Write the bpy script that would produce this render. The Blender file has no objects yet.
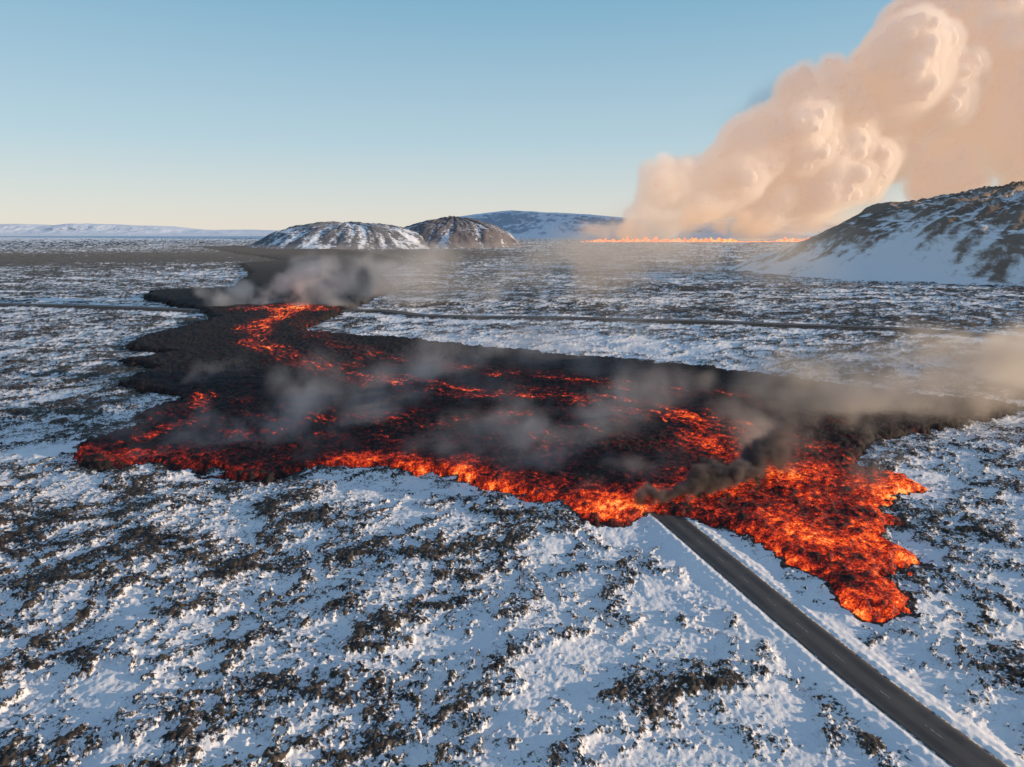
import bpy, math, time
import numpy as np
from mathutils import Vector
T0=time.time()
sc=bpy.context.scene
F=np.float32
# ------------------------------------------------------------------ noise
rng=np.random.default_rng(7)
PERM=rng.permutation(256).astype(np.int32); PERM=np.concatenate([PERM,PERM,PERM])
ANG=(np.arange(256)*2*np.pi/256*37.0)
GX=np.cos(ANG).astype(F); GY=np.sin(ANG).astype(F)
def pn(x,y,seed=0):
    x=np.asarray(x,F)+F(seed*17.37); y=np.asarray(y,F)+F(seed*9.71)
    x0=np.floor(x); y0=np.floor(y); fx=x-x0; fy=y-y0
    xi=x0.astype(np.int32)&255; yi=y0.astype(np.int32)&255
    u=fx*fx*fx*(fx*(fx*6-15)+10); v=fy*fy*fy*(fy*(fy*6-15)+10)
    a=PERM[xi]; b=PERM[xi+1]
    h=PERM[a+yi]; n00=GX[h]*fx+GY[h]*fy
    h=PERM[b+yi]; n10=GX[h]*(fx-1)+GY[h]*fy
    h=PERM[a+yi+1]; n01=GX[h]*fx+GY[h]*(fy-1)
    h=PERM[b+yi+1]; n11=GX[h]*(fx-1)+GY[h]*(fy-1)
    p=n00+u*(n10-n00); q=n01+u*(n11-n01)
    return (p+v*(q-p))*F(1.5)
def fbm(x,y,o,seed=0,g=.5):
    s=0; a=1.; t=0
    for i in range(o):
        s=s+a*pn(x*(2.03**i),y*(2.03**i),seed+i*3); t+=a; a*=g
    return s/t
def sst(a,b,x):
    t=np.clip((x-a)/(b-a),0,1); return t*t*(3-2*t)
def base(x,y):
    x=np.asarray(x,F); y=np.asarray(y,F)
    d=np.hypot(x,y)
    return 2.2*pn(x/420,y/420,3)*sst(150,900,d)+.7*pn(x/110,y/110,5)+.006*np.clip(d-1500,0,6500)
def pl_dist(x,y,pts):
    """distance to polyline, arc length, signed side"""
    best=np.full(x.shape,1e9,F); s=np.zeros(x.shape,F); sd=np.zeros(x.shape,F); acc=0
    for (ax,ay),(bx,by) in zip(pts[:-1],pts[1:]):
        dx=bx-ax; dy=by-ay; L=math.hypot(dx,dy)
        t=np.clip(((x-ax)*dx+(y-ay)*dy)/(L*L),0,1)
        qx=x-(ax+t*dx); qy=y-(ay+t*dy); d=np.hypot(qx,qy)
        m=d<best; best=np.where(m,d,best); s=np.where(m,acc+t*L,s)
        sd=np.where(m,(dx*qy-dy*qx)/L,sd); acc+=L
    return best,s,sd
# ------------------------------------------------------------------ layout (metres)
ROAD=[(150,-260),(96,-50),(80,14),(72,45),(67,65),(63.8,74),(61,82),(57,93.4),(52,111),(45.4,137.4),(39,163),(35,177),(28,205),(18,250),(8,300)]
FAR_ROAD=[(-900,720),(-509,682),(-393,654),(-287,628),(-121,628),(-79,590),(-10,574),(72,561),(150,542),(222,523),(287,501),(322,476),(350,440),(420,400),(600,330)]
LAVA=[(-138,204),(-121,195),(-106,201),(-89,195),(-72,187),(-61,197),(-48,201),(-34,197),(-18,192),(-3,180),(8,173),(14,169),(16,160),(27,159),(37,161),(47,160),(55,153),(61,138),(64,125),(62,119),(67,116),(75,114),(78,122),(77,130),(89,134),(89,142),(85,152),(99,158),(93,167),(117,182),(114,190),(106,197),(108,208),(122,222),(149,240),(188,254),(211,273),(191,283),(173,296),(162,310),(141,328),(118,348),(91,364),(61,382),(22,395),(-14,417),(-54,444),(-98,466),(-136,481),(-158,507),(-155,581),(-153,690),(-150,879),(-231,1207),(-261,1774),(-485,2370),(-1136,3563),(-1397,3116),(-581,1774),(-629,1601),(-458,1207),(-361,879),(-432,818),(-398,743),(-291,628),(-247,568),(-251,507),(-258,458),(-243,424),(-205,399),(-221,376),(-191,354),(-186,316),(-159,296),(-141,287),(-149,262),(-136,247),(-143,234),(-145,220)]
CHAN=[(-205,664),(-198,609),(-192,507),(-166,436),(-119,376),(-82,338),(-53,316),(-19,296),(21,287),(52,269),(67,247),(79,228),(90,211),(90,185),(80,150),(72,120)]
CHAN2=[(67,247),(68,218),(66,188),(62,160),(68,138)]
CHAN3=[(-181,581),(-114,424),(-61,364),(-6,340),(42,316),(90,290)]
FRONT1=[(-142,212),(-124,206),(-101,205),(-77,196),(-57,202)]
FRONT2=[(-48,206),(-19,197),(-1,184),(16,173),(28,165),(41,170),(52,163)]
STREAK=[(-133,290),(-121,250),(-125,222)]
# ------------------------------------------------------------------ mesh helper
def grid_mesh(name,X,Y,Z,attrs,mask=None,mat=None):
    R,C=X.shape
    idx=np.arange(R*C,dtype=np.int32).reshape(R,C)
    q=np.stack([idx[:-1,:-1],idx[:-1,1:],idx[1:,1:],idx[1:,:-1]],-1).reshape(-1,4)
    co=np.stack([X,Y,Z],-1).reshape(-1,3).astype(F)
    at={k:v.reshape(-1).astype(F) for k,v in attrs.items()}
    if mask is not None:
        mk=mask.reshape(-1); q=q[mk[q].all(1)]
        used=np.zeros(R*C,bool); used[q.ravel()]=True
        rm=np.cumsum(used)-1; q=rm[q].astype(np.int32); co=co[used]
        at={k:v[used] for k,v in at.items()}
    me=bpy.data.meshes.new(name)
    me.vertices.add(len(co)); me.vertices.foreach_set('co',co.ravel())
    me.loops.add(len(q)*4); me.loops.foreach_set('vertex_index',q.ravel().astype(np.int32))
    me.polygons.add(len(q)); me.polygons.foreach_set('loop_start',np.arange(0,len(q)*4,4,dtype=np.int32))
    me.update(calc_edges=True)
    me.polygons.foreach_set('use_smooth',np.ones(len(q),bool))
    for k,v in at.items():
        a=me.attributes.new(k,'FLOAT','POINT'); a.data.foreach_set('value',v)
    ob=bpy.data.objects.new(name,me); sc.collection.objects.link(ob)
    if mat: me.materials.append(mat)
    return ob
# ------------------------------------------------------------------ material helpers
class NT:
    def __init__(s,tree): s.t=tree; s.n=tree.nodes; s.l=tree.links
    def new(s,ty,**k):
        n=s.n.new(ty)
        for a,b in k.items(): setattr(n,a,b)
        return n
    def put(s,sock,v):
        if hasattr(v,'links') : s.l.new(v,sock)
        elif v is not None:
            sock.default_value=v
    def math(s,op,a,b=None,c=None,clamp=False):
        n=s.new('ShaderNodeMath',operation=op,use_clamp=clamp)
        s.put(n.inputs[0],a)
        if b is not None: s.put(n.inputs[1],b)
        if c is not None: s.put(n.inputs[2],c)
        return n.outputs[0]
    def noise(s,vec,scale,detail=4,rough=.55,dist=0.):
        n=s.new('ShaderNodeTexNoise'); s.put(n.inputs['Vector'],vec)
        n.inputs['Scale'].default_value=scale; n.inputs['Detail'].default_value=detail
        n.inputs['Roughness'].default_value=rough; n.inputs['Distortion'].default_value=dist
        return n.outputs['Fac'] if 'Fac' in n.outputs else n.outputs[0]
    def ramp(s,fac,stops,interp='LINEAR'):
        n=s.new('ShaderNodeValToRGB'); cr=n.color_ramp; cr.interpolation=interp
        cr.elements[0].position=0.; cr.elements[1].position=1.
        if stops[0][0]>0: stops=[(0.,stops[0][1])]+list(stops)
        cr.elements[0].color=(*stops[0][1],1); cr.elements[1].color=(*stops[-1][1],1)
        for p,c in stops[1:-1]:
            e=cr.elements.new(p); e.color=(*c,1)
        s.put(n.inputs[0],fac); return n.outputs[0]
    def mix(s,f,a,b,blend='MIX'):
        n=s.new('ShaderNodeMix',data_type='RGBA',blend_type=blend)
        s.put(n.inputs[0],f); s.put(n.inputs[6],a if hasattr(a,'links') else (*a,1)); s.put(n.inputs[7],b if hasattr(b,'links') else (*b,1))
        return n.outputs[2]
    def attr(s,name):
        return s.new('ShaderNodeAttribute',attribute_name=name).outputs['Fac']
    def smooth(s,x,a,b):
        n=s.new('ShaderNodeMapRange',interpolation_type='SMOOTHSTEP'); s.put(n.inputs[0],x)
        n.inputs[1].default_value=a; n.inputs[2].default_value=b
        return n.outputs[0]
def mat(name):
    m=bpy.data.materials.new(name); m.use_nodes=True
    t=NT(m.node_tree); return m,t,m.node_tree.nodes['Principled BSDF']
def pos(t): return t.new('ShaderNodeTexCoord').outputs['Object']
# snow-covered lava field
m_ground,t,b=mat('snowy_lava_field')
P=pos(t); r=t.attr('rock')
n1=t.noise(P,1.5,6,.74); n2=t.noise(P,.05,3); n3=t.noise(P,.5,4,.6)
f=t.math('ADD',r,t.math('MULTIPLY',t.math('SUBTRACT',n1,.5),1.8))
f=t.smooth(f,.45,.62)
rock=t.mix(t.smooth(n3,.38,.62),(.026,.022,.020),(.090,.069,.053))
snow=t.mix(t.smooth(n2,.35,.65),(.77,.78,.81),(.85,.84,.84))
t.put(b.inputs['Base Color'],t.mix(f,snow,rock)); b.inputs['Roughness'].default_value=.75
b.inputs['Specular IOR Level'].default_value=.2
bp=t.new('ShaderNodeBump'); bp.inputs['Strength'].default_value=.8; bp.inputs['Distance'].default_value=.26
t.put(bp.inputs['Height'],n1); t.put(b.inputs['Normal'],bp.outputs[0])
# lava
m_lava,t,b=mat('molten_and_crusted_lava')
P=pos(t); h=t.attr('molten'); st=t.attr('streak')
c1=t.noise(P,.5,9,.76,.2); c2=t.noise(P,2.4,4,.7)
v=t.math('ADD',h,t.math('MULTIPLY',t.math('SUBTRACT',c1,.5),1.75))
v=t.math('ADD',v,t.math('MULTIPLY',st,1.0))
v=t.math('ADD',v,t.math('MULTIPLY',t.math('SUBTRACT',c2,.5),1.1))
col=t.ramp(v,[(0.20,(0,0,0)),(.34,(.035,.0028,.0014)),(.52,(.15,.008,.003)),(.68,(.62,.036,.006)),(.82,(1.,.12,.012)),(.93,(1.,.27,.035)),(1.,(1.,.50,.13))])
t.put(b.inputs['Base Color'],t.mix(c1,(.008,.007,.007),(.030,.025,.024)))
b.inputs['Roughness'].default_value=.85; b.inputs['Specular IOR Level'].default_value=.2
t.put(b.inputs['Emission Color'],col); b.inputs['Emission Strength'].default_value=1.1
bp=t.new('ShaderNodeBump'); bp.inputs['Strength'].default_value=.8; bp.inputs['Distance'].default_value=.5
t.put(bp.inputs['Height'],c1); t.put(b.inputs['Normal'],bp.outputs[0])
m_lava.cycles.emission_sampling='NONE'
# ------------------------------------------------------------------ ground grid
rows=[2,10,20,30,40,48,54,59]
d=62.
while d<12000: rows.append(d); d+=.2*(max(d,80)/80)**1.4
rows+= [13000,15000,18000,22000,27000,33000,40000,50000,65000]
th=np.concatenate([np.linspace(-180,-52,60)[:-1],np.degrees(np.arange(math.radians(-52),math.radians(52),.00145)),np.linspace(52,180,60)])
TH,D=np.meshgrid(np.radians(th).astype(F),np.array(rows,F))
X=(D*np.sin(TH)).astype(F); Y=(D*np.cos(TH)).astype(F)
# lava signed distance (positive inside)
far_=(1+D/500)
wx=X+4.5*fbm(X/14,Y/14,4,50,.65)*far_+1.7*fbm(X/3,Y/3,3,55,.65); wy=Y+6.*fbm(X/14,Y/14,4,70,.65)*far_+2.6*fbm(X/3,Y/3,3,75,.65)
sel=(np.abs(TH)<.95)&(D>90)&(D<4200)
sx=wx[sel]; sy=wy[sel]
dm=np.full(sx.shape,1e9,F); ins=np.zeros(sx.shape,bool)
N=len(LAVA)
for i in range(N):
    ax,ay=LAVA[i]; bx,by=LAVA[(i+1)%N]; dx=bx-ax; dy=by-ay
    tt=np.clip(((sx-ax)*dx+(sy-ay)*dy)/(dx*dx+dy*dy),0,1)
    dm=np.minimum(dm,(sx-ax-tt*dx)**2+(sy-ay-tt*dy)**2)
    if dy!=0:
        ins^=((ay>sy)!=(by>sy))&(sx<dx*(sy-ay)/dy+ax)
dm=np.sqrt(dm); sdf=np.full(X.shape,-500,F); sdf[sel]=np.where(ins,dm,-dm)
B=base(X,Y).astype(F)
rd,rs,rside=pl_dist(X,Y,ROAD); fd,_,_=pl_dist(X,Y,FAR_ROAD)
# rock exposure
patch=fbm(X/55,Y/55,3,11); big=fbm(X/260,Y/190,3,15); p20=fbm(X/20,Y/20,3,18)
n7=fbm(X/8,Y/8,5,20,.65); rid=1-2.2*np.abs(fbm(X/26+.5*n7,Y/26+.5*n7,3,33,.55)); r2=1-2.4*np.abs(pn(X/3.1,Y/3.1,41))
n2_=fbm(X/2.4,Y/2.4,3,45,.6)
rock=.375+.22*patch+.20*big+.24*p20+.30*n7+.30*sst(.6,1,rid)+.08*r2+.38*n2_
rock+=.11*sst(330,700,D)*sst(9000,4000,D)+.08*sst(-20,-110,X)*sst(600,200,D)
rock-=.08*np.exp(-((X-15)/45)**2-((Y-100)/40)**2)
rock-=.40*np.exp(-((X-10)/170)**2-((Y-440)/38)**2)*(.8+patch)      # drifted snow behind the flow
rock-=.22*sst(26,10,rd); rock-=.5*sst(9,5,rd); rock-=.2*sst(40,26,fd); rock+=.45*sst(15,11,fd)
rock-=.3*sst(4500,8000,D)
rock+=.55*np.exp(-((X+900)/1500)**2-((D-2300)/450)**2)*sst(300,-300,X)
rock-=.25*sst(.0,.35,fbm(X/140,Y/36,3,91))*sst(550,900,D)
keep=sst(6,11,rd)*sst(12,22,fd)*sst(3,-2,sdf)
swell=1.3*pn(X/31,Y/31,60)+.6*pn(X/13,Y/13,61)
hum=.64*np.abs(n7)-.15+.11*pn(X/2.3,Y/2.3,64)+.10*pn(X/.9,Y/.9,65)
hum+=.46*sst(.36,.62,rock)*(.7+1.2*n2_+.6*pn(X/.7,Y/.7,66))+.5*sst(.65,1,rid)
amp=1+1.2*sst(600,3000,D)
emb=.5*sst(8.5,4.6,rd)+1.6*sst(18,8,fd)
bank=(.30*np.exp(-((rd-4.7)/.6)**2)+.18*np.exp(-((rd-6.6)/.8)**2))*(.7+pn(X/1.2,Y/1.2,68)+.5*pn(X/5,Y/5,69))
Z=B+keep*(swell+hum)*amp+emb*sst(6,0,sdf)+bank*sst(3,-1,sdf)
Z=np.where(D<70,B+keep*(swell)*amp,Z)
rock=np.where(sdf>-1.2,np.maximum(rock,.75),rock)
ground=grid_mesh('ground',X,Y,Z,{'rock':rock},None,m_ground)
# ------------------------------------------------------------------ lava mesh
mk=sdf>-(1.2+D/300)
Xs=X[mk]; Ys=Y[mk]; S=sdf[mk]; Ds=D[mk]
thick=1.5+sst(250,900,Ds)*3
edge=3.6+Ds/200
prof=1-(1-np.clip(S/edge,0,1))**2.
cd,cs,cside=pl_dist(Xs,Ys,CHAN); c2d,c2s,c2side=pl_dist(Xs,Ys,CHAN2); c3d,c3s,c3side=pl_dist(Xs,Ys,CHAN3)
f1,_,_=pl_dist(Xs,Ys,FRONT1); f2,_,_=pl_dist(Xs,Ys,FRONT2); s1,_,_=pl_dist(Xs,Ys,STREAK)
w=fbm(Xs/22,Ys/22,3,101)*9
stA=fbm(cs/34+w*.03,(cside+w)/2.4,4,110,.6)
bl=np.abs(fbm(Xs/5,Ys/5,4,120,.65)); sm1=pn(Xs/1.5,Ys/1.5,125)
rough=1.3*bl+.36*sm1+.20*pn(Xs/.7,Ys/.7,126)-.8*pn(Xs/30,Ys/30,127)+.5*sst(.3,1,1-2.4*np.abs(fbm(Xs/11,Ys/11,2,129)))
Zl=B[mk]+.25+thick*prof+rough*np.clip(S/2,0,1)-.9*(S<0)
heat=np.full(Xs.shape,.05,F)
heat+=.13*np.exp(-((Xs-20)/110)**2-((Ys-240)/60)**2)
heat+=.10*np.exp(-((Xs+100)/60)**2-((Ys-235)/50)**2)
def add(h,v): return np.maximum(h,v)
g=lambda d,w_:np.exp(-(d/w_)**2)
cw=13+8*sst(500,200,Ys); amp_c=.30+.28*sst(420,570,Ys)-.04*sst(-60,-20,Xs)*sst(250,265,Ys)
heat=add(heat,amp_c*g(cd+w*.5,cw)+.02)
heat=add(heat,.22*g(c3d+w*.5,18))
heat=add(heat,.42*g(c2d,20)); 
heat=add(heat,.34*g(f1+w*.4,11)); heat=add(heat,.50*g(f2+w*.4,11)); heat=add(heat,.30*g(s1+w*.3,7))
lobe=sst(48,60,Xs)*sst(225,190,Ys)
heat=add(heat,.46*lobe)
heat+=.17*g(S,4.)*(sst(.2,.4,heat))
heat+=.14*g(np.hypot(Xs-40,Ys-178),16)+.14*g(np.hypot(Xs-73,Ys-122),14)
heat=add(heat,.74*g((Xs+205)/42,1)*g((Ys-625)/28,1))
heat=np.where(Ys>700,.02*np.ones_like(heat),heat)
heat*=.98+1.0*fbm(Xs/18,Ys/18,3,140)
heat-=.7*(bl-.17)*sst(.1,.3,heat)+.10*sm1
full=np.zeros(X.shape,F); hz=full.copy(); st_=full.copy(); zl=full.copy()
zl[mk]=Zl; hz[mk]=heat; st_[mk]=stA*sst(.1,.3,heat)*(.2+.8*sst(205,235,Ys))
lava=grid_mesh('lava_flow',X,Y,zl,{'molten':hz,'streak':st_},mk,m_lava)
print('terrain',time.time()-T0)
# ------------------------------------------------------------------ roads
def road_mat(name,edge_amt,e0,e1,dark,light):
    m,t,b=mat(name)
    P=pos(t); ac=t.attr('across'); n=t.noise(P,1.2,5,.6); n2=t.noise(P,.15,3)
    aa=t.math('ABSOLUTE',ac)
    tr=t.math('ABSOLUTE',t.math('SUBTRACT',aa,.5))
    cc=t.mix(t.smooth(tr,.08,.34),dark,light)
    cc=t.mix(t.math('MULTIPLY',t.smooth(n2,.42,.7),.6),cc,(.09,.076,.065))
    e=t.math('ADD',aa,t.math('MULTIPLY',t.math('SUBTRACT',n,.5),edge_amt))
    cc=t.mix(t.smooth(e,e0,e1),cc,(.62,.60,.59))
    t.put(b.inputs['Base Color'],cc); b.inputs['Roughness'].default_value=.6
    return m
m_road=road_mat('asphalt',.45,.92,1.04,(.034,.029,.027),(.075,.062,.053))
m_road2=road_mat('gravel_road',.2,1.1,1.2,(.035,.030,.028),(.06,.05,.045))
def dens(pts,step):
    out=[]; P_=[Vector((*p,0)) for p in pts]; n=len(P_)
    for i in range(n-1):
        p1=P_[i];p2=P_[i+1]
        k=max(1,int((p2-p1).length/step))
        for j in range(k): out.append(p1.lerp(p2,j/k))
    out.append(P_[-1]); return out
def center(pts,step):
    c=dens(pts,step); A=np.array([[p.x,p.y] for p in c]); 
    k=max(1,int(6/step)); ker=np.ones(2*k+1)/(2*k+1)
    A=np.stack([np.convolve(np.pad(A[:,i],k,mode='reflect',reflect_type='odd'),ker,'valid') for i in (0,1)],1)
    Tn=np.gradient(A,axis=0); Tn/=np.linalg.norm(Tn,axis=1)[:,None]; Nn=np.stack([Tn[:,1],-Tn[:,0]],1)
    return A,Nn
def ribbon(name,pts,half,lift,step,m,sections):
    A,Nn=center(pts,step); n=len(A)
    o=np.array(sections)
    Xr=A[:,0:1]+Nn[:,0:1]*o*half; Yr=A[:,1:2]+Nn[:,1:2]*o*half
    Zr=base(A[:,0],A[:,1])[:,None]+lift-.05*np.abs(o)-np.where(np.abs(o)>1,.6,0)
    return grid_mesh(name,Xr.astype(F),Yr.astype(F),Zr.astype(F)+0*Xr,{'across':np.tile(np.clip(o,-1,1),(n,1))},None,m)
sec=[-1.03,-1,-.8,-.6,-.4,-.2,0,.2,.4,.6,.8,1,1.03]
road=ribbon('road',ROAD[:12],3.7,.62,1.,m_road,sec)
road2=ribbon('road',FAR_ROAD,6.5,2.15,4.,m_road2,sec)
m_mark,t,b=mat('worn_road_paint'); n=t.noise(pos(t),3.,4,.6)
t.put(b.inputs['Base Color'],t.mix(t.smooth(n,.4,.6),(.07,.06,.055),(.36,.34,.31)))
A,Nn=center(ROAD[:12],1.); vs=[]; fs=[]
for i in range(0,len(A)-4,9):
    for k in (0,1,2):
        z0=float(base(A[i+k,0],A[i+k,1]))+.626; z1=float(base(A[i+k+1,0],A[i+k+1,1]))+.626; c=len(vs)
        for q,z in ((i+k,z0),(i+k+1,z1)):
            for s in (-.07,.07): vs.append((A[q,0]+Nn[q,0]*s,A[q,1]+Nn[q,1]*s,z))
        fs.append((c,c+1,c+3,c+2))
me=bpy.data.meshes.new('centre_line'); me.from_pydata(vs,[],fs); me.materials.append(m_mark)
ml=bpy.data.objects.new('centre_line',me); sc.collection.objects.link(ml); ml.parent=road
# ------------------------------------------------------------------ hills
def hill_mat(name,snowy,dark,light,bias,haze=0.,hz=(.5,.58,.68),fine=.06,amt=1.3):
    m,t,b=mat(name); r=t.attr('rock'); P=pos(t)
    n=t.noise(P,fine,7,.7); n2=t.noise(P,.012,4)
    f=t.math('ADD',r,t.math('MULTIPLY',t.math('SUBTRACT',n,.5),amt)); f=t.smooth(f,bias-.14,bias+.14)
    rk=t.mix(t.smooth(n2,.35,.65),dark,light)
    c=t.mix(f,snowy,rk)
    if haze: c=t.mix(haze,c,hz)  # aerial haze is blended into the slope colour itself
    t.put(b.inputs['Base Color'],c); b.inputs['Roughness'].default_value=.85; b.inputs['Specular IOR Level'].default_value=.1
    bp=t.new('ShaderNodeBump'); bp.inputs['Distance'].default_value=4; bp.inputs['Strength'].default_value=.4
    t.put(bp.inputs['Height'],n); t.put(b.inputs['Normal'],bp.outputs[0])
    return m
def hill(name,cx,cy,rx0,rx1,ry,H,m,seed,n=420,pw=1.0,gul=.12,lo=0.):
    gx=np.linspace(-1.25,1.25,n).astype(F); U,V=np.meshgrid(gx,gx)
    rx=np.where(U<0,rx0,rx1); Xh=cx+U*rx; Yh=cy+V*ry
    a=np.arctan2(V,U); rr=np.hypot(U,V)*(1+.16*fbm(Xh/(.5*ry),Yh/(.5*ry),3,seed))
    f=np.clip(1-rr**2,0,1)**pw*sst(1.06,.72,rr)**.35*(rr<1.06)
    gl=fbm(a*7+2*rr,rr*1.5,4,seed+5)
    big_=fbm(Xh/(.35*ry),Yh/(.35*ry),5,seed+9,.55)
    h=H*f*(1+gul*1.9*big_+gul*1.3*gl)+H*.025*fbm(Xh/(.06*ry),Yh/(.06*ry),4,seed+12)*f**.3
    Zh=base(Xh,Yh)-3-6*(f<=0)+h
    gy_,gx_=np.gradient(Zh); sl=np.hypot(gy_/(ry*2.5/n),gx_/(rx0*2.5/n))
    rk=.25+.35*sst(.15,.6,sl)+.55*gl+.5*big_*.8-lo*sst(.7,1.,rr)
    return grid_mesh(name,Xh,Yh,Zh,{'rock':rk},None,m)
mh1=hill_mat('snow_and_brown_slope',(.80,.78,.78),(.18,.13,.10),(.26,.195,.15),.49,amt=.95)
hill('hill',930,1270,510,700,430,152,mh1,200,lo=.3)
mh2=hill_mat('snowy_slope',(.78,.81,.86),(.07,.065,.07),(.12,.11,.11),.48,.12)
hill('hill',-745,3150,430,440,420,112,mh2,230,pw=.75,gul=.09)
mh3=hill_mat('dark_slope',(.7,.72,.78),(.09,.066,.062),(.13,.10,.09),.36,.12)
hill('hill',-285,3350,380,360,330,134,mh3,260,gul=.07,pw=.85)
def massif(name,x0,x1,y0,depth,prof,m,seed,n=500,nd=120,cl=0.25):
    xs=np.linspace(x0,x1,n); vs=np.linspace(0,1,nd); Xm,V=np.meshgrid(xs,vs)
    Xm=Xm.astype(F); Ym=(y0+V*depth).astype(F)
    hp=np.interp(Xm,[p[0] for p in prof],[p[1] for p in prof]).astype(F)
    nn=fbm(Xm/(depth*.35),Ym/(depth*.35),6,seed,.6)
    up=sst(0,cl+.25*nn,V)*sst(1,.75,V)
    Zm=base(Xm,Ym)-8+hp*up*(1+.14*nn)
    gy_,gx_=np.gradient(Zm); sl=gy_/(depth/nd)
    rk=.2+.5*sst(.15,.5,np.abs(sl))+.6*nn
    return grid_mesh(name,Xm,Ym,Zm.astype(F),{'rock':rk},None,m)
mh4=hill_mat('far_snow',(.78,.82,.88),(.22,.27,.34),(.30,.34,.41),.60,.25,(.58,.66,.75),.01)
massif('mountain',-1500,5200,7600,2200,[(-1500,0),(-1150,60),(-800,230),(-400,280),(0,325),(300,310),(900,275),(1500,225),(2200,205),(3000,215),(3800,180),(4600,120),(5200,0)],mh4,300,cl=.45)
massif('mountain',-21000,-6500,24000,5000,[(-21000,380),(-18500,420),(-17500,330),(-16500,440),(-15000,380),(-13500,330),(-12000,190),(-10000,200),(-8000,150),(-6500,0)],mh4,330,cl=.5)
# ------------------------------------------------------------------ fissure
m_fis,t,b=mat('lava_fountain')
b.inputs['Base Color'].default_value=(.05,.01,.005,1); n=t.noise(pos(t),.05,3)
t.put(b.inputs['Emission Color'],t.mix(t.smooth(n,.35,.65),(1.,.11,.02),(1.,.36,.09))); b.inputs['Emission Strength'].default_value=2.3
m_fis.cycles.emission_sampling='NONE'
xs=np.linspace(440,2160,360).astype(F)
act=np.clip(sst(460,600,xs)*sst(1500,1350,xs)+.35+.8*sst(1680,1760,xs)*sst(2160,2000,xs),0,1)
hh=(12+40*np.abs(fbm(xs/60,xs*0,4,400,.7))*1.6)*act
us=np.linspace(0,1,7); Xf=np.repeat(xs[None],7,0); Vv=np.repeat(us[:,None],360,1).astype(F)
Yf=4500+40*pn(Xf/300,Xf*0,401)+(Vv-.5)*30
Zf=base(Xf,Yf)-2+hh*np.sin(Vv*np.pi)
grid_mesh('lava_fountain',Xf,Yf.astype(F),Zf.astype(F),{},None,m_fis)
# ------------------------------------------------------------------ smoke
def smoke_mat(name,alb,dens,g_,emi=None,const=False):
    m=bpy.data.materials.new(name); m.use_nodes=True; t=NT(m.node_tree); t.n.clear()
    out=t.new('ShaderNodeOutputMaterial')
    d=dens if const else t.math('MULTIPLY',t.attr('density'),dens)
    s=t.new('ShaderNodeVolumeScatter'); s.inputs['Color'].default_value=(*alb,1); s.inputs['Anisotropy'].default_value=g_; t.put(s.inputs['Density'],d)
    sh=s.outputs[0]
    if not const:
        ab=t.new('ShaderNodeVolumeAbsorption'); ab.inputs['Color'].default_value=(*alb,1); t.put(ab.inputs['Density'],d)
        ad=t.new('ShaderNodeAddShader'); t.l.new(sh,ad.inputs[0]); t.l.new(ab.outputs[0],ad.inputs[1]); sh=ad.outputs[0]
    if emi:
        e=t.new('ShaderNodeEmission'); e.inputs[0].default_value=(*emi,1); t.put(e.inputs[1],d)  # emission stands in for light scattered repeatedly within the smoke or haze
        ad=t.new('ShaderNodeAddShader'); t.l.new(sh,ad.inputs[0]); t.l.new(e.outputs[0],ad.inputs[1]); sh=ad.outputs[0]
    t.l.new(sh,out.inputs['Volume']); return m
def gn(name):
    g=bpy.data.node_groups.new(name,'GeometryNodeTree'); g.interface.new_socket('Geometry',in_out='INPUT',socket_type='NodeSocketGeometry')
    g.interface.new_socket('Geometry',in_out='OUTPUT',socket_type='NodeSocketGeometry'); t=NT(g)
    return g,t,t.new('NodeGroupInput'),t.new('NodeGroupOutput')
# dense inside of the cloud: bright, matte, slight emission stands in for light bouncing inside it
m_core=bpy.data.materials.new('dense_steam'); m_core.use_nodes=True; t=NT(m_core.node_tree); t.n.clear()
out=t.new('ShaderNodeOutputMaterial'); P=pos(t)
n=t.noise(P,.008,5,.55); bp=t.new('ShaderNodeBump'); bp.inputs['Distance'].default_value=55; bp.inputs['Strength'].default_value=.45; t.put(bp.inputs['Height'],n)
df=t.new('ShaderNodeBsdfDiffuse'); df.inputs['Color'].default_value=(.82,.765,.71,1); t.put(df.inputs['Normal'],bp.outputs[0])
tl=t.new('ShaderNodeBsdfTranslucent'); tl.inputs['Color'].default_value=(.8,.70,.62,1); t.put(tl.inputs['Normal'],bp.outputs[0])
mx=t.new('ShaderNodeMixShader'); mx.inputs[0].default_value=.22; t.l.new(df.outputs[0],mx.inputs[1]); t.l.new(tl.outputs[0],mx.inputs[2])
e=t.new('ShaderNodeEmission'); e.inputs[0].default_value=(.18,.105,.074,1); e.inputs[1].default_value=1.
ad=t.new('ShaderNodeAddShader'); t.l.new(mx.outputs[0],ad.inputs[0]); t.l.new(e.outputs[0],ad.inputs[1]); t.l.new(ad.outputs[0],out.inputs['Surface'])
m_core.cycles.emission_sampling='NONE'
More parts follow.
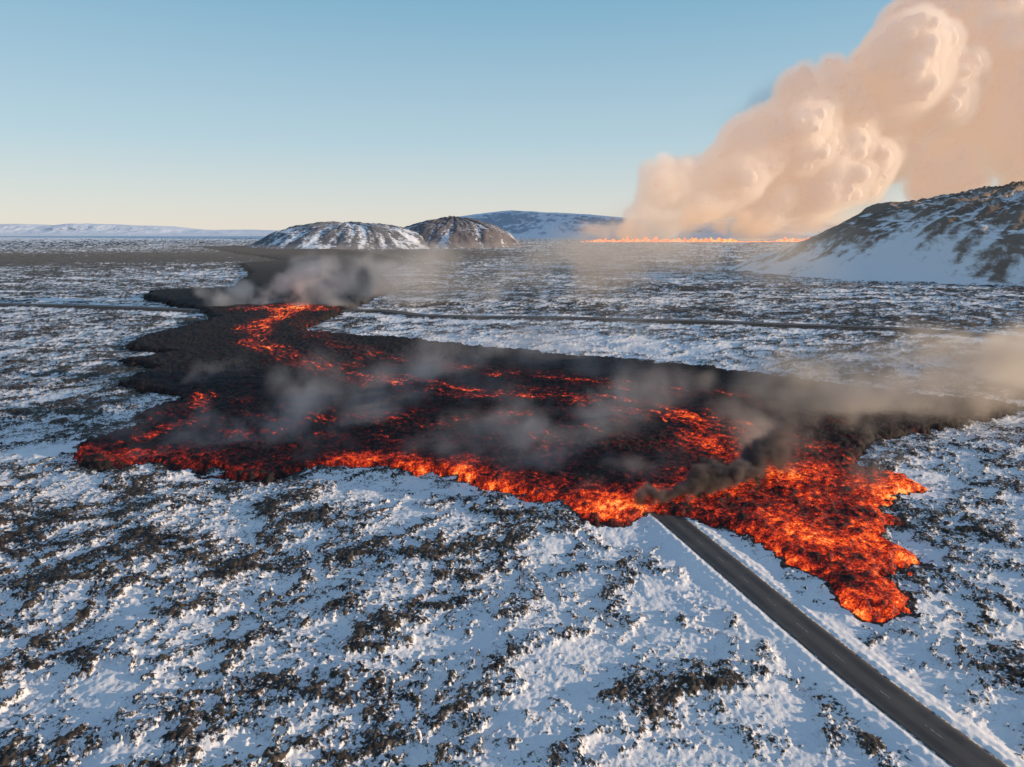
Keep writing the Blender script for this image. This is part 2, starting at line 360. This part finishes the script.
def billow(name,axis,m,voxel,seed,nmain):
    R=np.random.default_rng(seed); pts=[]
    ax=[]
    for x,z,r in axis:                      # the plume drifts away downwind
        s=1+.35*x/4700; ax.append((x*s,4800*s,70+(z-70)*s,r*s))
    ax=np.array(ax,float)
    seg=np.linalg.norm(np.diff(ax[:,:3],axis=0),axis=1)/((ax[:-1,3]+ax[1:,3])/2); cum=np.concatenate([[0],np.cumsum(seg)])
    for i in range(nmain):
        s=(i+R.random())/nmain*cum[-1]; c=[np.interp(s,cum,ax[:,k]) for k in range(4)]
        v=R.normal(size=3); v/=np.linalg.norm(v); v*=R.random()**.45*.78
        rr=c[3]*R.uniform(.25,.47); p=np.array([c[0]+v[0]*c[3],c[1]+v[1]*c[3]*.6,c[2]+v[2]*c[3]]); pts.append((p,rr))
    out=list(pts)
    for cnt,lo,hi in [(10,.33,.62),(9,.25,.48)]:
        nx=[]
        for p,rr in pts:
            for k in range(cnt):
                v=R.normal(size=3); v[1]-=.6; v[2]+=.1; v/=np.linalg.norm(v)
                q=p+v*rr*R.uniform(.75,1.0); nx.append((q,rr*R.uniform(lo,hi)))
        out+=nx; pts=nx
    co=np.array([p for p,_ in out],F); rad=np.array([r for _,r in out],F)
    cr=rad*.95-16-70*sst(2100,900,co[:,0])      # the core thins out towards the vent
    me=bpy.data.meshes.new(name); me.vertices.add(len(out)); me.vertices.foreach_set('co',co.ravel())
    a=me.attributes.new('rad','FLOAT','POINT'); a.data.foreach_set('value',rad*1.06+32)
    a=me.attributes.new('core','FLOAT','POINT'); a.data.foreach_set('value',np.maximum(cr,.5).astype(F))
    ob=bpy.data.objects.new(name,me); sc.collection.objects.link(ob)
    g,t,gi,go=gn(name+'_nodes')
    def vol(attr,vox):
        na=t.new('GeometryNodeInputNamedAttribute',data_type='FLOAT'); na.inputs[0].default_value=attr
        mp=t.new('GeometryNodeMeshToPoints'); t.l.new(gi.outputs[0],mp.inputs['Mesh']); t.l.new(na.outputs[0],mp.inputs['Radius'])
        pv=t.new('GeometryNodePointsToVolume'); pv.resolution_mode='VOXEL_SIZE'
        t.l.new(mp.outputs[0],pv.inputs['Points']); pv.inputs['Voxel Size'].default_value=vox; pv.inputs['Density'].default_value=1.
        t.l.new(na.outputs[0],pv.inputs['Radius']); return pv.outputs[0]
    v1=vol('rad',voxel); v2=vol('core',17)
    sm=t.new('GeometryNodeSetMaterial'); sm.inputs['Material'].default_value=m; t.l.new(v1,sm.inputs[0])
    vm=t.new('GeometryNodeVolumeToMesh'); t.l.new(v2,vm.inputs[0]); vm.inputs['Threshold'].default_value=.15
    ss=t.new('GeometryNodeSetShadeSmooth'); t.l.new(vm.outputs[0],ss.inputs[0])
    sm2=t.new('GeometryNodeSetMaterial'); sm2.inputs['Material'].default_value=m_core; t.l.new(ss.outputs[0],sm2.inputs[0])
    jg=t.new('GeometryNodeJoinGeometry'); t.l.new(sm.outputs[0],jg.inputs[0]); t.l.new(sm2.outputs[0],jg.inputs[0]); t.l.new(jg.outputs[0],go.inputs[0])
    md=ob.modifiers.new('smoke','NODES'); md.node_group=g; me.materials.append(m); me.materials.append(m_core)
    return ob
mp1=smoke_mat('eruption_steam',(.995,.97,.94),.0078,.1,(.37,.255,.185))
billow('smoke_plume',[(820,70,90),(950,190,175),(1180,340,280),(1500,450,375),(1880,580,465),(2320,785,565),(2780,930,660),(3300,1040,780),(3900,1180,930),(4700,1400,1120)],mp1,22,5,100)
def wisp(name,p0,p1,r0,r1,h0,h1,dens_,m,scale,thr,vox,seed):
    """smoke drifting from p0 to p1; local x = downwind 0..L"""
    p0=Vector(p0); p1=Vector(p1); L=(p1-p0).length; ang=math.atan2(p1.y-p0.y,p1.x-p0.x)
    me=bpy.data.meshes.new(name); me.vertices.add(1); me.materials.append(m)
    ob=bpy.data.objects.new(name,me); sc.collection.objects.link(ob); ob.location=(p0.x,p0.y,float(base(p0.x,p0.y))+p0.z); ob.rotation_euler=(0,0,ang)
    rise=p1.z-p0.z; g,t,gi,go=gn(name+'_nodes')
    vc=t.new('GeometryNodeVolumeCube')
    mn=(-r0*1.5,-r1*1.5,-1.); mx=(L*1.05,r1*1.5,max(h0,h1)*1.2+max(0,rise))
    vc.inputs['Min'].default_value=mn; vc.inputs['Max'].default_value=mx
    for i,k in enumerate(['Resolution X','Resolution Y','Resolution Z']): vc.inputs[k].default_value=max(8,int((mx[i]-mn[i])/vox))
    P=t.new('GeometryNodeInputPosition').outputs[0]
    off=t.new('ShaderNodeVectorMath',operation='ADD'); t.l.new(P,off.inputs[0]); off.inputs[1].default_value=(seed*31.,seed*17.,0)
    # domain warp so the outline curls
    nz=t.new('ShaderNodeTexNoise'); t.l.new(off.outputs[0],nz.inputs['Vector']); nz.inputs['Scale'].default_value=scale*.55; nz.inputs['Detail'].default_value=4
    sb=t.new('ShaderNodeVectorMath',operation='SUBTRACT'); t.l.new(nz.outputs['Color'],sb.inputs[0]); sb.inputs[1].default_value=(.5,.5,.5)
    mu=t.new('ShaderNodeVectorMath',operation='MULTIPLY'); t.l.new(sb.outputs[0],mu.inputs[0]); mu.inputs[1].default_value=(r1*3.,r1*3.,h1*1.6)
    ad=t.new('ShaderNodeVectorMath',operation='ADD'); t.l.new(P,ad.inputs[0]); t.l.new(mu.outputs[0],ad.inputs[1])
    sp=t.new('ShaderNodeSeparateXYZ'); t.l.new(ad.outputs[0],sp.inputs[0])
    u=t.math('DIVIDE',sp.outputs[0],L); uc=t.math('MAXIMUM',t.math('MINIMUM',u,1.),0.)
    rad=t.math('MULTIPLY_ADD',uc,r1-r0,r0); hgt=t.math('MULTIPLY_ADD',uc,h1-h0,h0)
    ly=t.math('DIVIDE',sp.outputs[1],rad); zc=t.math('MULTIPLY',uc,rise); lz=t.math('DIVIDE',t.math('SUBTRACT',sp.outputs[2],t.math('ADD',zc,t.math('MULTIPLY',hgt,.4))),t.math('MULTIPLY',hgt,.6))
    rr=t.math('SQRT',t.math('ADD',t.math('MULTIPLY',ly,ly),t.math('MULTIPLY',lz,lz)))
    fall=t.math('SUBTRACT',1.,t.math('MINIMUM',rr,1.))
    ends=t.math('MULTIPLY',t.smooth(u,-.04,.08),t.smooth(u,1.,.35))
    n=t.noise(off.outputs[0],scale,6,.65,1.)
    e=t.math('SUBTRACT',t.math('ADD',t.math('MULTIPLY',t.math('SUBTRACT',n,.5),5.2),t.math('MULTIPLY',fall,1.0)),thr)
    dn=t.math('MULTIPLY',t.math('MAXIMUM',e,0.),t.math('MULTIPLY',t.smooth(fall,0.,.5),ends))
    dn=t.math('MULTIPLY',dn,dens_*2.4)
    t.l.new(dn,vc.inputs['Density'])
    sm=t.new('GeometryNodeSetMaterial'); sm.inputs['Material'].default_value=m; t.l.new(vc.outputs[0],sm.inputs[0]); t.l.new(sm.outputs[0],go.inputs[0])
    md=ob.modifiers.new('smoke','NODES'); md.node_group=g
    return ob
mdark=smoke_mat('burning_asphalt_smoke',(.30,.26,.25),1.,.2)
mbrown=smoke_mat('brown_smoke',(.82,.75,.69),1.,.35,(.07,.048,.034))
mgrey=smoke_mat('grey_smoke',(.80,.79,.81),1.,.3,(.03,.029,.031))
mbeige=smoke_mat('sun_tinted_smoke',(.95,.88,.80),1.,.4,(.16,.115,.08))  # sunlit look is put in by beige albedo and warm emission
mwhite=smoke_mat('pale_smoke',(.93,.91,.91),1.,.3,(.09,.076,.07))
mhaze=smoke_mat('warm_haze',(.97,.92,.86),1.,.5,(.34,.26,.18))  # lit warmth of the haze is put in as its own emission
mglow=smoke_mat('fire_tinted_haze',(.97,.90,.83),1.,.5,(.42,.25,.15))  # orange firelight is put in as emission of the haze
mfar=smoke_mat('thin_grey_smoke',(.70,.74,.80),1.,.2,(.05,.07,.09))
wisp('dark_smoke',(36,163,.5),(84,192,6),3.5,10,7,13,1.0,mdark,.13,.2,.8,1)
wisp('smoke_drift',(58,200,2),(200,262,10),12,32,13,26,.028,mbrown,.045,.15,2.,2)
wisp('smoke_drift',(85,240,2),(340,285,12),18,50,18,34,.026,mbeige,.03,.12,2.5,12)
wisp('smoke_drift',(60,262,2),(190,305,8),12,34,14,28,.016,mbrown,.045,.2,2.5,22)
wisp('smoke_drift',(-300,640,3),(-90,650,5),18,48,24,66,.035,mwhite,.03,.2,3.,3)
wisp('smoke_drift',(-200,650,3),(-50,660,5),16,40,28,70,.030,mwhite,.03,.2,3.,13)
wisp('smoke_drift',(-90,235,2),(15,290,10),12,32,16,38,.016,mgrey,.055,.18,2.,4)
wisp('smoke_drift',(-115,203,1),(-35,236,6),7,22,9,26,.022,mgrey,.07,.2,1.5,5)
wisp('smoke_drift',(-25,192,2),(80,240,8),10,30,11,30,.016,mgrey,.055,.15,1.5,6)
wisp('smoke_drift',(-70,300,2),(90,350,10),14,40,14,36,.010,mgrey,.045,.1,2.5,16)
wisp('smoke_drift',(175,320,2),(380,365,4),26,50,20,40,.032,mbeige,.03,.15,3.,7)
Rn=np.random.default_rng(3)
for i,(px,py) in enumerate([(-135,214),(-98,206),(-68,200),(-35,203),(-8,186),(20,172),(85,176),(-150,300)]):
    L=Rn.uniform(22,40); wisp('smoke_wisp',(px,py,1),(px+L,py+L*.35,Rn.uniform(4,9)),3,9,6,15,.018,mgrey if px<60 else mbrown,.10,.25,1.4,30+i)
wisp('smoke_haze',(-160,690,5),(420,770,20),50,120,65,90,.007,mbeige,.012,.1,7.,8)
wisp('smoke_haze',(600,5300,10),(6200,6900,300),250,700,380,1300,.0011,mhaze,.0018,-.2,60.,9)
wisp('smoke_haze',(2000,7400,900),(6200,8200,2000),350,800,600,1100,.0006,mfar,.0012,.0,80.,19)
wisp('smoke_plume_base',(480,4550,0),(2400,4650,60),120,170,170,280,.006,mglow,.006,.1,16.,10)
# low ground haze over the far plain (uniform, so a simple domed volume)
vs=[];fs=[]
nxh,nyh=24,24
HX,HW=2600,5600
for j in range(nyh+1):
    for i in range(nxh+1):
        u=i/nxh*2-1; v=j/nyh*2-1; x=HX+u*HW; y=4000+v*3300
        vs.append((x,y,55*max(0,1-u**4)*max(0,1-v**8)-14))
top=len(vs)
for j in range(nyh+1):
    for i in range(nxh+1):
        u=i/nxh*2-1; v=j/nyh*2-1; vs.append((HX+u*HW,4000+v*3300,-16))
I=lambda i,j,o:o+j*(nxh+1)+i
for j in range(nyh):
    for i in range(nxh):
        fs.append((I(i,j,0),I(i+1,j,0),I(i+1,j+1,0),I(i,j+1,0))); fs.append((I(i,j,top),I(i,j+1,top),I(i+1,j+1,top),I(i+1,j,top)))
for i in range(nxh):
    fs.append((I(i,0,0),I(i,0,top),I(i+1,0,top),I(i+1,0,0))); fs.append((I(i,nyh,0),I(i+1,nyh,0),I(i+1,nyh,top),I(i,nyh,top)))
for j in range(nyh):
    fs.append((I(0,j,0),I(0,j+1,0),I(0,j+1,top),I(0,j,top))); fs.append((I(nxh,j,0),I(nxh,j,top),I(nxh,j+1,top),I(nxh,j+1,0)))
me=bpy.data.meshes.new('ground_haze'); me.from_pydata(vs,[],fs); me.materials.append(smoke_mat('thin_haze',(1.,.93,.85),.00014,.3,(.28,.21,.155),True))
oh=bpy.data.objects.new('ground_haze',me); sc.collection.objects.link(oh)
# ------------------------------------------------------------------ light
AZ=math.radians(102); EL=math.radians(9.5)
w=bpy.data.worlds.new('sky'); sc.world=w; w.use_nodes=True; t=NT(w.node_tree)
bg=w.node_tree.nodes['Background']; bg.inputs[1].default_value=.12
s=t.new('ShaderNodeTexSky'); s.sky_type='NISHITA'; s.sun_disc=False; s.sun_elevation=EL; s.sun_rotation=AZ; s.dust_density=.3; s.air_density=1.; s.ozone_density=2.
tc=t.new('ShaderNodeTexCoord'); sp=t.new('ShaderNodeSeparateXYZ'); t.l.new(tc.outputs['Generated'],sp.inputs[0])
k=1/.12/8
rp=t.ramp(sp.outputs[2],[(0.,(.84*k,.77*k,.70*k)),(.04,(.74*k,.76*k,.74*k)),(.12,(.51*k,.68*k,.77*k)),(.29,(.25*k,.49*k,.67*k)),(.6,(.225*k,.35*k,.54*k)),(1.,(.19*k,.29*k,.47*k))])
sm=t.new('ShaderNodeVectorMath',operation='SCALE'); t.l.new(rp,sm.inputs[0]); sm.inputs['Scale'].default_value=8
t.l.new(t.mix(.83,s.outputs[0],sm.outputs[0]),bg.inputs[0])
sl=bpy.data.lights.new('sun','SUN'); so=bpy.data.objects.new('sun',sl); sc.collection.objects.link(so)
sl.energy=5; sl.angle=math.radians(.5); sl.color=(1.,.75,.52)
dv=Vector((math.sin(AZ)*math.cos(EL),math.cos(AZ)*math.cos(EL),math.sin(EL))); so.rotation_euler=dv.to_track_quat('Z','Y').to_euler()
cdt=bpy.data.cameras.new('camera'); cam=bpy.data.objects.new('camera',cdt); sc.collection.objects.link(cam)
cdt.lens=36*683/1024; cdt.clip_start=1; cdt.clip_end=120000
cam.location=(0,0,70); cam.rotation_euler=(math.pi/2-math.atan(149.5/683),0,0); sc.camera=cam
sc.view_settings.view_transform='Standard'; sc.view_settings.look='None'; sc.view_settings.exposure=0
print('done',time.time()-T0)
